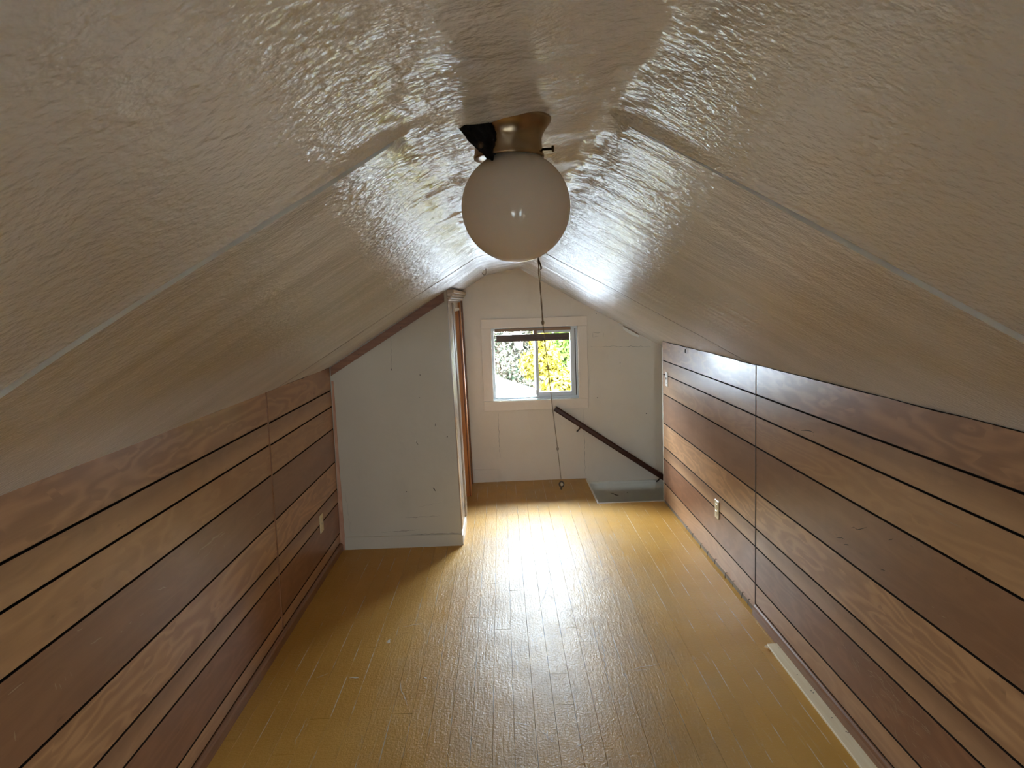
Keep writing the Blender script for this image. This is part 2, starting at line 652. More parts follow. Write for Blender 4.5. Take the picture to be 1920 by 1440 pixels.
# backing boards above the sheets (seen only through the open seams)
pts = [-2.2, XA, XBk, 2.2]
prism('roof_deck', M['gapfill'], ceiling,
      [(-2.2, ZA + SA * (-2.2 - XA) + 0.022), (XA, ZA + 0.022), (XBk, ZBk + 0.022), (2.2, ZBk - SB * (2.2 - XBk) + 0.022),
       (2.2, ZBk - SB * (2.2 - XBk) + 0.14), (XBk, ZBk + 0.16), (XA, ZA + 0.16), (-2.2, ZA + SA * (-2.2 - XA) + 0.14)], YB - 0.1, YE + 0.1)

# ------------------------------------------------------------------ boarded knee walls
ROWS_R = [(0.052, 0.148), (0.148, 0.326), (0.326, 0.414), (0.414, 0.586), (0.586, 0.797), (0.797, 0.939), (0.939, 1.036), (1.036, 1.172)]
ROWS_L = [(0.048, 0.114), (0.114, 0.306), (0.306, 0.393), (0.393, 0.562), (0.562, 0.767), (0.767, 0.902), (0.902, 1.0), (1.0, 1.139)]
spec_rows = [((0.308, 0.153, 0.074), (0.641, 0.381, 0.207), 0.0, 0.6),
             ((0.178, 0.075, 0.039), (0.404, 0.199, 0.107), 0.0, 0.9),
             ((0.167, 0.073, 0.039), (0.593, 0.352, 0.190), 0.34, 0.4),
             ((0.261, 0.123, 0.059), (0.641, 0.375, 0.190), 0.0, 1.4),
             ((0.184, 0.083, 0.042), (0.416, 0.223, 0.121), 0.0, 0.4),
             ((0.273, 0.135, 0.060), (0.617, 0.364, 0.178), 0.0, 0.7),
             ((0.201, 0.097, 0.047), (0.593, 0.352, 0.174), 0.34, 0.5),
             ((0.225, 0.106, 0.052), (0.546, 0.311, 0.159), 0.0, 1.4)]
MB = []
for k, (dk, lt, two, rg) in enumerate(spec_rows):
    MB.append(board_material(k, ROWS_R[k][1] - ROWS_R[k][0], dk, lt, two, rg))


def board(parent, side, y0, y1, z0, z1, k, top=False):
    """One board: its face 9 mm proud of the dark backing, long edges eased. Origin at the middle of the lower edge."""
    g = 0.0022
    face = XL if side < 0 else XR
    h = z1 - z0 - (g if top else 2 * g)
    L = (y1 - y0) / 2 - 0.0018
    e = 0.0016
    s = -side
    prof = [(0.009 * 0, 0)]
    n = max(2, int((y1 - y0) / 0.12)) if top else 1
    vs, fs = [], []
    for i in range(n + 1):
        y = -L + 2 * L * i / n
        yy = (y0 + y1) / 2 + y
        zt = h
        if top:   # the upper edge is cut unevenly where it meets the ceiling
            zt = h + 0.004 * mn.noise((yy * 5, side, 0.3)) + 0.002 * mn.noise((yy * 31, side, 1.3))
        for x, z in ((0.004 * side, 0), (e * side, 0), (0, e), (0, zt - e), (e * side, zt), (0.010 * side, zt), (0.010 * side, 0)):
            vs.append((x, y, z))
    P = 7
    for i in range(n):
        for q in range(P):
            q2 = (q + 1) % P
            fs.append((i * P + q, i * P + q2, (i + 1) * P + q2, (i + 1) * P + q))
    fs.append(tuple(range(P)))
    fs.append(tuple(n * P + q for q in range(P)))
    me = mesh('board', vs, fs)
    me.materials.append(MB[k])
    me.materials.append(M['groove'])
    for p_ in me.polygons:      # only the front face carries the wood print
        if abs(p_.normal.x) < 0.95:
            p_.material_index = 1
    return link('board', me, MB[k], parent, (face, (y0 + y1) / 2, z0 + g))


wl = prop(empty('wall_left', (XL, 2.0, 0)), 'left knee wall of brown wood-grain boards with dark grooves', 'wall', kind='structure')
wr = prop(empty('wall_right', (XR, 2.0, 0)), 'right knee wall of brown wood-grain boards with dark grooves', 'wall', kind='structure')
box('backing', M['back'], wl, XL - 0.10, XL - 0.009, YB - 0.1, YE + 0.1, -0.05, zc(XL) - 0.03)
box('backing', M['back'], wr, XR + 0.009, XR + 0.10, YB - 0.1, 5.235, -0.05, zc(XR) - 0.04)
SL, SR = 3.225, 3.298
for k, (a, b) in enumerate(ROWS_L):
    dz = 0.004
    for y0, y1 in ((YB, 0.9), (0.9, SL), (SL, YC - 0.005)):
        board(wl, -1, y0, y1, a - (dz if y0 == SL and k else 0), b - (dz if y0 == SL else 0), k, k == 7)
for k, (a, b) in enumerate(ROWS_R):
    for y0, y1 in ((YB, 0.9), (0.9, SR), (SR, 5.235)):
        board(wr, 1, y0, y1, a - (0.03 if (y0 == SR and k == 0) else 0), b, k, k == 7)
# plastered edge of the right wall where it ends at the stair
box('end_edge', M['stairpaint'], wr, XR - 0.001, XR + 0.10, 5.236, 5.25, -0.02, zc(XR) - 0.05)
# dark slip covering the joint of the right wall
box('joint_strip', M['back'], wr, XR - 0.0015, XR + 0.004, SR - 0.004, SR + 0.004, 0.05, 1.168)
box('joint_strip', M['brown_trim'], wl, XL - 0.004, XL + 0.0035, SL - 0.005, SL + 0.005, 0.05, 1.136)
# bare lower edge of the far part of the right wall with its nails
nb = box('bottom_lath', raw_wood('dusty_lath', (0.20, 0.15, 0.11), (0.32, 0.26, 0.2), (90, 6, 60), 0.8), wr, XR + 0.002, XR + 0.009, SR, 5.235, 0.0, 0.026)
for i, (y, z) in enumerate(((4.55, .016), (4.40, .02), (4.21, .022), (4.07, .018), (3.92, .03), (3.73, .024), (3.60, .03), (3.46, .028), (3.37, .03))):
    hk = i == 4
    tube('nail', M['nail'], wr, [(XR + .006, y, z + .012), (XR - .008, y, z + .014), (XR - .013, y - .006, z - .004 - (.006 if hk else 0)), (XR - .014, y - .008, z - .014)], 0.0016, 6)

# ------------------------------------------------------------------ floor
floor = prop(empty('floor'), 'worn ochre painted strip-wood floor with glossy scuffed planks', 'floor', kind='structure')
PW = 0.0748
px0 = 0.0693     # one plank line, from it the rest
JO = {0.19: (2.592, 2.821), 0.502: (3.273,), 0.254: (3.234,), -0.108: (3.797,), 0.037: (3.695,), -0.723: (2.564,), -0.637: (3.112,), -0.42: (2.576,), 1.047: (3.246,), 0.933: (4.229,)}
kmin = math.floor((XL - px0) / PW)
kmax = math.floor((XR - px0) / PW)
for k in range(kmin, kmax + 1):
    a, b = max(px0 + k * PW, XL - 0.008), min(px0 + (k + 1) * PW, XR + 0.008)
    yend = HY0 if (a + b) / 2 > HX0 else YE
    if a < HX0 < b:
        yend = HY0
    js = [y for xk, ys in JO.items() for y in ys if a <= xk < b]
    if not js:
        js = [random.uniform(2.0, 5.0)] if random.random() < 0.45 else []
    js = [YB] + sorted(js + [random.uniform(-0.2, 1.2)]) + [yend]
    for y0, y1 in zip(js, js[1:]):
        if y1 - y0 < 0.03:
            continue
        g = 0.00035
        w, L, e, th = (b - a) / 2 - g, (y1 - y0) / 2 - 0.0007, 0.0005, 0.02
        tl = random.uniform(-0.00022, 0.00022)
        cup = random.uniform(-0.0001, 0.0003)
        vs, fs = [], []
        for y in (-L, L):
            for x, z in ((-w, -th), (-w, -e + tl), (-w + e, tl + cup), (0, 0), (w - e, -tl + cup), (w, -e - tl), (w, -th)):
                vs.append((x, y, z))
        fs = [(q, (q + 1) % 7, 7 + (q + 1) % 7, 7 + q) for q in range(7)] + [tuple(range(7)), tuple(range(13, 6, -1))]
        link('plank', mesh('plank', vs, fs), M['floor'], floor, ((a + b) / 2, (y0 + y1) / 2, 0))
    if a < HX0 < b and HX0 - a > 0.01:    # ripped plank beside the stair opening
        w, L = (HX0 - a) / 2 - 0.001, (YE - HY0) / 2 - 0.001
        link('plank', mesh('plank', [(x, y, z) for y in (-L, L) for x, z in ((-w, -.02), (-w, 0), (w, 0), (w, -.02))],
                           [(0, 1, 5, 4), (1, 2, 6, 5), (2, 3, 7, 6), (3, 0, 4, 7), (0, 1, 2, 3), (4, 5, 6, 7)]), M['floor'], floor, ((a + HX0) / 2, (YE + HY0) / 2, 0))
multibox('subfloor', M['back'], floor, [(XL - 0.1, HX0 - 0.004, YB - 0.1, YE + 0.02, -0.08, -0.02), (HX0 - 0.004, XR + 0.1, YB - 0.1, HY0 - 0.004, -0.08, -0.02)])

# ------------------------------------------------------------------ gable walls

def gable(name, y0, y1, hole, mat, zlow, label):
    x0, x1, z0, z1 = hole
    xe = 1.75
    e = 0.012
    zz = lambda x: (ZA + SA * (x - XA) if x < XA else (ZBk - SB * (x - XBk) if x > XBk else ZA + (x - XA) / (XBk - XA) * (ZBk - ZA))) + e

    def pr(poly, bm):
        n = len(poly)
        a = [bm.verts.new((x, y0, z)) for x, z in poly]
        b = [bm.verts.new((x, y1, z)) for x, z in poly]
        bm.faces.new(a)
        bm.faces.new(b[::-1])
        for i in range(n):
            bm.faces.new((a[i], a[(i + 1) % n], b[(i + 1) % n], b[i]))
    bm = bmesh.new()
    pr([(-1.75, zlow), (x0, zlow), (x0, zz(x0)), (-1.75, zz(-1.75))] if x0 <= XA else [(-1.75, zlow), (x0, zlow), (x0, zz(x0)), (XA, zz(XA)), (-1.75, zz(-1.75))], bm)
    pr([(x1, zlow), (xe, zlow), (xe, zz(xe)), (x1, zz(x1))], bm)
    pr([(x0, zlow), (x1, zlow), (x1, z0), (x0, z0)], bm)
    top = [(x0, z1), (x1, z1), (x1, zz(x1)), (XBk, zz(XBk))] + ([(XA, zz(XA))] if x0 < XA else []) + [(x0, zz(x0))]
    pr(top, bm)
    bmesh.ops.remove_doubles(bm, verts=bm.verts, dist=1e-5)
    bmesh.ops.recalc_face_normals(bm, faces=bm.faces)
    me = bpy.data.meshes.new(name)
    bm.to_mesh(me)
    bm.free()
    o = link(name, me, mat)
    return prop(o, label, 'wall', kind='structure')


gable('wall_end', YE, YE + 0.14, (WX0, WX1, WZ0, WZ1), M['end'], -1.7, 'cream painted gable end wall around the small sliding window')
gable('wall_back', YB - 0.14, YB, (BX0, BX1, BZ0, BZ1), M['end'], -0.08, 'cream painted gable wall behind the viewer')

# ------------------------------------------------------------------ window in the far gable
win = prop(empty('window_1', (0.27, YE, WZ0)), 'small white sliding window with painted casing looking out on trees', 'window', kind='structure')
cy0, cy1 = YE - 0.018, YE
box('casing_top', M['trimpaint'], win, -0.166, 0.70, cy0, cy1, WZ1, 1.350, 0.002)
box('casing_side', M['trimpaint'], win, -0.166, WX0, cy0, cy1, 0.680, WZ1, 0.002)
box('casing_side', M['trimpaint'], win, WX1, 0.697, cy0, cy1, 0.676, WZ1, 0.002)
box('apron', M['trimpaint'], win, -0.166, 0.694, cy0, cy1, 0.597, 0.676, 0.002)
fy0, fy1 = YE + 0.035, YE + 0.115
fr = 0.022
box('reveal_sill', M['vinyl'], win, WX0, WX1, YE - 0.004, fy0, WZ0 - 0.002, WZ0 + 0.006)
box('frame_bottom', M['vinyl'], win, WX0, WX1, fy0, fy1, WZ0, WZ0 + fr, 0.002)
box('frame_top', M['vinyl'], win, WX0, WX1, fy0, fy1, WZ1 - fr, WZ1, 0.002)
box('frame_side', M['vinyl'], win, WX0, WX0 + fr, fy0, fy1, WZ0 + fr, WZ1 - fr, 0.002)
box('frame_side', M['vinyl'], win, WX1 - 0.014, WX1, fy0, fy1, WZ0 + fr, WZ1 - fr, 0.002)
box('track', M['slot'], win, WX1 - 0.019, WX1 - 0.014, fy0 + .004, fy1, WZ0 + fr, WZ1 - fr)
# fixed pane on the left, sliding sash on the right (nearer)
box('pane', M['glass'], win, WX0 + fr, 0.285, YE + 0.095, YE + 0.099, WZ0 + fr, WZ1 - fr)
box('fixed_stile', M['vinyl'], win, 0.262, 0.278, YE + 0.080, YE + 0.11, WZ0 + fr, WZ1 - fr, 0.001)
sash = multibox('sash', M['vinyl'], win, [(0.272, 0.298, YE + 0.048, YE + 0.074, WZ0 + fr, WZ1 - fr), (0.562, WX1 - 0.019, YE + 0.048, YE + 0.074, WZ0 + fr, WZ1 - fr),
                                          (0.298, 0.562, YE + 0.048, YE + 0.074, WZ0 + fr, WZ0 + fr + 0.034), (0.298, 0.562, YE + 0.048, YE + 0.074, WZ1 - fr - 0.03, WZ1 - fr)], 0.0015)
g2 = box('sash_pane', M['glass'], win, 0.296, 0.564, YE + 0.059, YE + 0.063, WZ0 + fr + 0.03, WZ1 - fr - 0.028)
box('latch', M['darkmetal'], win, 0.270, 0.280, YE + 0.040, YE + 0.048, WZ0 + 0.035, WZ0 + 0.075, 0.001)

bl = prop(empty('window_blind', (0.255, YE + 0.02, 1.16)), 'dark brown wooden slat blind pulled up at the top of the window', 'blind')
box('head_rail', M['headrail'], bl, WX0 + 0.03, WX1 - 0.055, YE + 0.004, YE + 0.030, 1.243, 1.266, 0.001)
for i in range(4):
    box('slat', M['blind'], bl, -0.045 - 0.002 * (i % 2), 0.552 + 0.002 * (i % 2), YE + 0.003, YE + 0.031, 1.178 + 0.0098 * i, 1.1876 + 0.0098 * i, 0.0006)
box('bottom_rail', M['blind'], bl, -0.045, 0.552, YE + 0.003, YE + 0.031, 1.160, 1.178, 0.002)
for x in (0.245, 0.27):
    tube('lift_cord', M['cord'], bl, [(x, YE + .017, 1.25), (x + .003, YE + .017, 1.215)], 0.002, 6)
box('ladder_tape', M['headrail'], bl, 0.262, 0.288, YE + 0.000, YE + 0.002, 1.214, 1.25)

# window behind the camera: wide post added to split its globe glints, limit light
wb = prop(empty('window_2', (0, YB, BZ0)), 'two-light gable window behind the viewer, its wide middle post added', 'window', kind='structure')
multibox('frame', M['vinyl'], wb, [(BX0, BX1, YB - .1, YB - .04, BZ0, BZ0 + .03), (BX0, BX1, YB - .1, YB - .04, BZ1 - .03, BZ1), (BX0, BX0 + .03, YB - .1, YB - .04, BZ0 + .03, BZ1 - .03),
                                   (BX1 - .03, BX1, YB - .1, YB - .04, BZ0 + .03, BZ1 - .03), (-.18, .23, YB - .1, YB - .04, BZ0 + .03, BZ1 - .03)], 0.001)
for a, b in ((BX0 + .03, -.18), (.23, BX1 - .03)):
    box('pane', M['glass'], wb, a, b, YB - .072, YB - .068, BZ0 + .03, BZ1 - .03)

# ------------------------------------------------------------------ end wall trims
bb = prop(box('baseboard_end', M['end'], None, -0.27, -0.055, YE - 0.010, YE, 0.0, 0.11, 0.002), 'low cream baseboard beside the closet under the window wall', 'baseboard', kind='structure')

# ------------------------------------------------------------------ stairwell
stw = prop(empty('wall_stairwell', (1.2, 5.6, -1.0)), 'grey painted walls inside the stair opening', 'wall', kind='structure')
box('near_wall', M['stairpaint'], stw, HX0, 1.75, HY0 - 0.09, HY0 - 0.004, -1.7, -0.022)
box('upper_wall', M['stairpaint'], stw, XR + 0.10, 1.75, HY0 - 0.09, HY0 - 0.02, -0.022, 1.02)
box('low_end_wall', M['stairpaint'], stw, 1.75, 1.85, HY0 - 0.09, YE + 0.14, -1.7, 0.86)
box('head_wall', M['stairpaint'], stw, HX0 - 0.09, HX0 - 0.004, HY0 - 0.09, YE, -1.7, -0.022)
box('bottom', M['back'], stw, HX0 - 0.09, 1.85, HY0 - 0.09, YE + 0.14, -1.8, -1.7)
box('skirt_board', M['stairpaint'], stw, HX0, 1.745, YE - 0.014, YE, -0.30, -0.052, 0.002)
box('skirt_cap', M['stairpaint'], stw, HX0, 1.745, YE - 0.024, YE, -0.052, -0.030, 0.004)
for i in range(5):
    prop(box('stair_tread', M['stairpaint'], None, HX0 + 0.002 + 0.2 * i, HX0 + 0.225 + 0.2 * i, HY0, YE - 0.026, -0.30 - 0.22 * i - 0.03, -0.30 - 0.22 * i, 0.004),
         'grey painted stair tread going down in the floor opening, step %s' % ('one', 'two', 'three', 'four', 'five')[i], 'stair', 'treads of the stair', kind='structure')
tr = prop(empty('trim_1', (HX0, HY0, 0)), 'thin white edging around the stair opening in the floor', 'trim', kind='structure')
box('edge_strip', M['whiteplate'], tr, HX0 - 0.012, HX0, HY0 - 0.012, YE - 0.03, -0.022, 0.003, 0.001)
box('edge_strip', M['whiteplate'], tr, HX0, XR + 0.02, HY0 - 0.012, HY0 - 0.001, -0.022, 0.003, 0.001)

rail = prop(empty('handrail', (0.42, YE - 0.06, 0.61)), 'dark brown wooden handrail running down over the stair opening', 'handrail')
A, B = Vector((0.417, YE - 0.06, 0.606)), Vector((1.66, YE - 0.06, -0.255))
d = (B - A).normalized()
up = Vector((0, 1, 0)).cross(d)
up = up if up.z > 0 else -up
vs = []
prof = [(-.018, -.012), (-.012, -.021), (.012, -.021), (.018, -.012), (.018, .012), (.012, .021), (-.012, .021), (-.018, .012)]
for P_ in (A, B):
    for a, b in prof:
        vs.append(tuple(P_ + Vector((0, 1, 0)) * a + up * b))
link('rail', mesh('rail', vs, [(i, (i + 1) % 8, 8 + (i + 1) % 8, 8 + i) for i in range(8)] + [tuple(range(8)), tuple(range(15, 7, -1))]), M['rail'], rail)
cap = A - d * 0.002
prism('end_cap', M['whiteplate'], rail, [(A.x - .003, A.z + .012), (A.x + .006, A.z + .02), (A.x + .010, A.z + .024), (A.x - .001, A.z + .018)], YE - .076, YE - .046)
for s in (0.26, 1.05):
    C = A + d * s - up * 0.022
    br = tube('bracket', M['darkmetal'], rail, [tuple(C + Vector((0, 0, .003))), tuple(C + Vector((-.012, .012, -.018))), (C.x - .022, YE - .014, C.z - .038), (C.x - .022, YE, C.z - .038)], 0.006, 8)
    lathe('rosette', M['darkmetal'], br, [(0.016, -0.004), (0.014, 0.001), (0.010, 0.004)], (C.x - .022, YE - .004, C.z - .042), 14, True, 'Y')

# ------------------------------------------------------------------ closet
LEAN = -0.019
XS = -0.287           # side face at floor level
clo = prop(empty('wall_closet', (-0.66, YC, 0)), 'grey-cream painted closet wall under the slope with a brown sloping trim', 'wall', kind='structure')
xs = lambda z: XS + LEAN * z
zt = lambda x: ZA + SA * (x - XA) + 0.008
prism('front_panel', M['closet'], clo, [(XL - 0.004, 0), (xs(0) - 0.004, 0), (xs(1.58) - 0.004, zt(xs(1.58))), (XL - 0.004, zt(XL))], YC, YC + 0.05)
prism('base_board', M['closet'], clo, [(-1.018, 0.0), (xs(0) - 0.003, 0.0), (xs(.08) - 0.003, 0.072), (-1.016, 0.080)], YC - 0.009, YC)
prism('edge_strip', M['pink'], clo, [(-1.04, 0.0), (-1.012, 0.0), (-1.0185, 0.5), (-1.0235, 1.05), (-1.034, 1.05), (-1.036, .5)], YC - 0.010, YC)
prism('slope_trim', M['slope_trim'], clo, [(-1.034, 1.083), (-0.335, 1.083 + 0.60 * 0.700), (-0.335, zt(-.335) - 0.012), (-1.034, zt(-1.034) - 0.012)], YC - 0.014, YC)
for n_, (x, z) in enumerate(((-.36, 1.50), (-.60, 1.36), (-.86, 1.205))):
    lathe('nail_head', M['slot'], clo, [(0.003, -0.0006), (0.003, 0.0006)], (x, YC - 0.0145, z), 8, False, 'Y')
# side of the closet
DY0, DY1, DZ = 4.93, 5.60, 1.435
wt = 0.05


def side(name, mat, y0, y1, z0, z1, proud=0.0, thick=wt, bev=0.0):
    return box(name, mat, clo, XS - thick, XS + proud, y0, y1, z0, z1, bev, LEAN)


side('side_panel', M['gloss_side'], YC + 0.001, DY0 - 0.02, 0.0, 1.585)
side('side_panel', M['gloss_side'], DY1 + 0.02, YE, 0.0, 1.585)
side('header_panel', M['gloss_side'], DY0 - 0.02, DY1 + 0.02, DZ + 0.02, 1.585)
side('raw_edge', M['tan'], YC + 0.0, YC + 0.10, 0.10, 0.79, 0.004, 0.0)
side('corner_strip', M['gloss_side'], YC - 0.002, YC + 0.008, 0.79, 1.53, 0.003, 0.003)
side('base_strip', M['whiteplate'], YC + 0.0, DY0 - 0.02, 0.0, 0.062, 0.006, 0.0, 0.001)
for i, (p0, z0, z1) in enumerate(((0.012, 1.508, 1.520), (0.020, 1.520, 1.534), (0.030, 1.534, 1.552), (0.042, 1.552, 1.575))):
    side('crown_strip', M['crown'], YC - 0.005, YE - 0.01, z0, z1, p0, 0.0, 0.003)
side('corner_trim', M['brown_trim'], YE - 0.055, YE - 0.002, 0.0, 1.51, 0.010, 0.0, 0.002)
# closet inner back and ceiling stay dark
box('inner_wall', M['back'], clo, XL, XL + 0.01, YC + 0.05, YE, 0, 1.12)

dr = prop(empty('door_1', (XS, (DY0 + DY1) / 2, 0)), 'open doorway in the closet side with orange-brown wood jambs', 'doorway', kind='structure')


def dpart(name, mat, y0, y1, z0, z1, x0, x1, bev=0.001):
    return box(name, mat, dr, XS + x0, XS + x1, y0, y1, z0, z1, bev, LEAN)


dpart('jamb', M['orange'], DY0 - 0.02, DY0, 0.0, DZ + 0.02, -0.11, 0.004)
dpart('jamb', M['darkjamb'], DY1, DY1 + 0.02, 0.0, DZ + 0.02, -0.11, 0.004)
dpart('stop', M['orange'], DY1 - 0.014, DY1, 0.0, DZ, -0.030, -0.004)
dpart('head_jamb', M['crown'], DY0, DY1, DZ, DZ + 0.02, -0.11, 0.004)
dpart('casing', M['gloss_side'], DY0 - 0.07, DY0 - 0.006, 0.062, DZ + 0.06, 0.0, 0.012, 0.002)
dpart('casing', M['orange'], DY1 + 0.004, DY1 + 0.06, 0.0, DZ + 0.06, 0.0, 0.012, 0.002)

# ------------------------------------------------------------------ baseboards of the knee walls

def base_strip(name, side_, y0, y1, h, label):
    f_ = XL if side_ < 0 else XR
    s = -side_
    prof = [(0.0, 0.0), (0.016, 0.0), (0.016, h - 0.012), (0.012, h - 0.004), (0.005, h), (0.0, h)]
    vs = [(f_ + s * a, y, b) for y in (y0, y1) for a, b in prof]
    n = len(prof)
    fs = [(i, (i + 1) % n, n + (i + 1) % n, n + i) for i in range(n)] + [tuple(range(n)), tuple(range(2 * n - 1, n - 1, -1))]
    o = link(name, mesh(name, vs, fs), M['brown_trim'])
    return prop(o, label, 'baseboard', kind='structure')


base_strip('baseboard_left', -1, YB, YC - 0.012, 0.047, 'narrow brown baseboard along the left boarded wall')
base_strip('baseboard_right', 1, YB, SR - 0.006, 0.051, 'narrow brown baseboard along the right boarded wall, ending at the joint')

# ------------------------------------------------------------------ wall plates

def plate(name, side_, y, z, mat, label, cat, toggles):
    f_ = XL if side_ < 0 else XR
    s = -side_
    root = prop(empty(name, (f_, y, z)), label, cat)
    w, h = 0.034, 0.050
    X0, X1 = sorted((f_ + s * 0.0005, f_ + s * 0.006))
    box('cover_plate', mat, root, X0, X1, y - w, y + w, z - h, z + h, 0.002)
    X2, X3 = sorted((f_ + s * 0.005, f_ + s * 0.0085))
    if toggles:
        for dz in (0.019, -0.019):
            sk = box('socket', mat, root, X2, X3, y - 0.015, y + 0.015, z + dz - 0.013, z + dz + 0.013, 0.002)
            X4, X5 = sorted((f_ + s * 0.0082, f_ + s * 0.009))
            for dy in (-0.006, 0.006):
                box('slot', M['slot'], sk, X4, X5, y + dy - 0.001, y + dy + 0.001, z + dz - 0.003, z + dz + 0.006)
    else:
        X3b, X4b = sorted((f_ + s * 0.005, f_ + s * 0.016))
        box('toggle', mat, root, X3b, X4b, y - 0.004, y + 0.004, z - 0.002, z + 0.012, 0.001)
    X6, X7 = sorted((f_ + s * 0.0055, f_ + s * 0.0066))
    for dz in ((0,) if toggles else (0.03, -0.03)):
        box('screw', M['nail'], root, X6, X7, y - 0.0025, y + 0.0025, z + dz - 0.0025, z + dz + 0.0025)
    return root


plate('wall_outlet', 1, 3.90, 0.330, M['ivory'], 'ivory duplex outlet on the right boarded wall', 'outlet', True)
plate('wall_outlet', -1, 4.01, 0.304, M['ivory'], 'ivory duplex outlet on the left boarded wall near the closet', 'outlet', True)
plate('light_switch', 1, 5.095, 0.915, M['whiteplate'], 'white light switch on the right boarded wall near the stair', 'switch', False)

# ------------------------------------------------------------------ lamp
LX, LY = 0.024, 0.99
lamp = prop(empty('ceiling_lamp', (LX, LY, 1.735)), 'round white globe ceiling lamp on a brass holder with a pull cord', 'lamp')
ZT = 1.738
canopy = lathe('holder', M['metal'], lamp, [(0.030, 0.006), (0.055, 0.002), (0.0565, -0.002), (0.0555, -0.006), (0.050, -0.013), (0.0455, -0.020), (0.0435, -0.027),
                                            (0.0438, -0.036), (0.0448, -0.044), (0.0462, -0.048), (0.0455, -0.0505), (0.038, -0.049)], (LX - 0.006, LY, 1.733), 56)
R_G = 0.0715
gz = 1.6205
prof = []
for i in range(25):
    a = math.radians(30) + (math.pi - math.radians(30)) * i / 24
    prof.append((max(1e-4, R_G * math.sin(a)), R_G * math.cos(a)))
prof = [(0.034, R_G * math.cos(math.radians(30)) + 0.012)] + prof
globe = lathe('globe', M['opal'], lamp, prof, (LX + 0.001, LY, gz), 64)
for ang in (-8, 128, 232):
    a = math.radians(ang)
    c0 = Vector((LX - 0.006 + 0.043 * math.cos(a), LY + 0.043 * math.sin(a), 1.692))
    c1 = c0 + Vector((math.cos(a), math.sin(a), 0)) * 0.013
    tube('thumb_screw', M['darkmetal'], lamp, [c0, c1, c1 + (c1 - c0).normalized() * 0.0001, c1 + (c1 - c0).normalized() * 0.003], [0.0018, 0.0018, 0.0042, 0.0042], 8)
# black torn wadding that has come out between holder and ceiling
bm = bmesh.new()
bmesh.ops.create_icosphere(bm, subdivisions=5, radius=1.0)
for v in bm.verts:
    c = v.co.copy()
    u = (c.z + 1) / 2
    # wide against the ceiling, pointed towards the rim of the holder
    wid = 0.034 * (0.22 + 0.78 * u ** 0.8)
    x = c.x * wid - 0.054 + 0.026 * (1 - u) ** 1.2
    y = c.y * 0.020 * (0.35 + 0.65 * u) - 0.030 - 0.008 * (1 - u)
    z = c.z * 0.038 - 0.022
    nz = 0.0045 * mn.noise((c.x * 3, c.y * 3, c.z * 3)) + 0.0022 * mn.noise((c.x * 9, c.y * 9, c.z * 9))
    v.co = Vector((x, y, z)) + c * nz
me = bpy.data.meshes.new('torn_wadding')
bm.to_mesh(me)
bm.free()
prop(link('torn_wadding', me, M['black'], lamp, (LX, LY, 1.735), True), 'ragged black wadding beside the brass holder')
bm = bmesh.new()
bmesh.ops.create_circle(bm, cap_ends=True, segments=72, radius=0.0545)
ext = bmesh.ops.extrude_face_region(bm, geom=bm.faces[:])
for e_ in ext['geom']:
    if isinstance(e_, bmesh.types.BMVert):
        e_.co.z += 0.006
for v in bm.verts:
    a = math.atan2(v.co.y, v.co.x)
    k = 1 + 0.06 * mn.noise((math.cos(a) * 5, math.sin(a) * 5, 0.7)) + 0.05 * mn.noise((math.cos(a) * 16, math.sin(a) * 16, 2.7))
    if math.cos(a - math.pi * 0.97) > 0.75:
        k *= 1.0 + 0.42 * (math.cos(a - math.pi * 0.97) - 0.75) / 0.25
    v.co.x *= k
    v.co.y *= k
me = bpy.data.meshes.new('black_gasket')
bm.to_mesh(me)
bm.free()
link('gasket', me, M['black'], lamp, (LX - 0.006, LY, 1.7345))
# pull cord: doubled at the top, then single, with a ring and weight
cy = 1.065
cp = [Vector((0.0555, cy, 1.70)), Vector((0.0562, cy, 1.5535)), Vector((0.060, cy, 1.466)), Vector((0.0762, cy, 1.281)), Vector((0.0800, cy, 1.236))]
ch = []
for s_ in (0, 1):
    pts_ = []
    for i in range(41):
        u = i / 40
        p_ = cp[0].lerp(cp[1], min(1, u * 2)) if u < 0.5 else cp[1].lerp(cp[2], (u - 0.5) * 2)
        a = u * 26 + s_ * math.pi
        rr = 0.0008 * (1.6 if 0.5 < u < 0.7 else 0.8)
        pts_.append(p_ + Vector((math.cos(a) * rr, math.sin(a) * rr, 0)))
    tube('pull_cord', M['cord'], lamp, pts_, 0.0006, 6)
tube('pull_cord', M['cord'], lamp, [cp[2], cp[2].lerp(cp[3], .5) + Vector((-.0006, 0, 0)), cp[3], cp[4]], 0.0006, 6)
tube('cord_loop', M['darkmetal'], lamp, [Vector((0.0565, cy - .002, 1.555)), Vector((0.0590, cy - .002, 1.548)), Vector((0.0600, cy - .002, 1.543)), Vector((0.0585, cy - .002, 1.5415))], 0.0011, 6)
for p_, r_ in ((cp[2], 0.0024), (cp[3], 0.0019)):
    sphere('knot', M['cord'], lamp, p_, r_, 10, 8, (1, 1, 1.5))
ring = [(0.0805 + 0.0032 * math.cos(2 * math.pi * i / 20), cy, 1.2275 + 0.0040 * math.sin(2 * math.pi * i / 20)) for i in range(20)]
tube('pull_ring', M['darkmetal'], lamp, ring, 0.0011, 6, True)
sphere('ring_bead', M['cream'], lamp, (0.0810, cy - .001, 1.2275), 0.0020, 10, 8)
sphere('weight', M['darkmetal'], lamp, (0.0798, cy, 1.2215), 0.0015, 8, 6, (1, 1, 1.5))

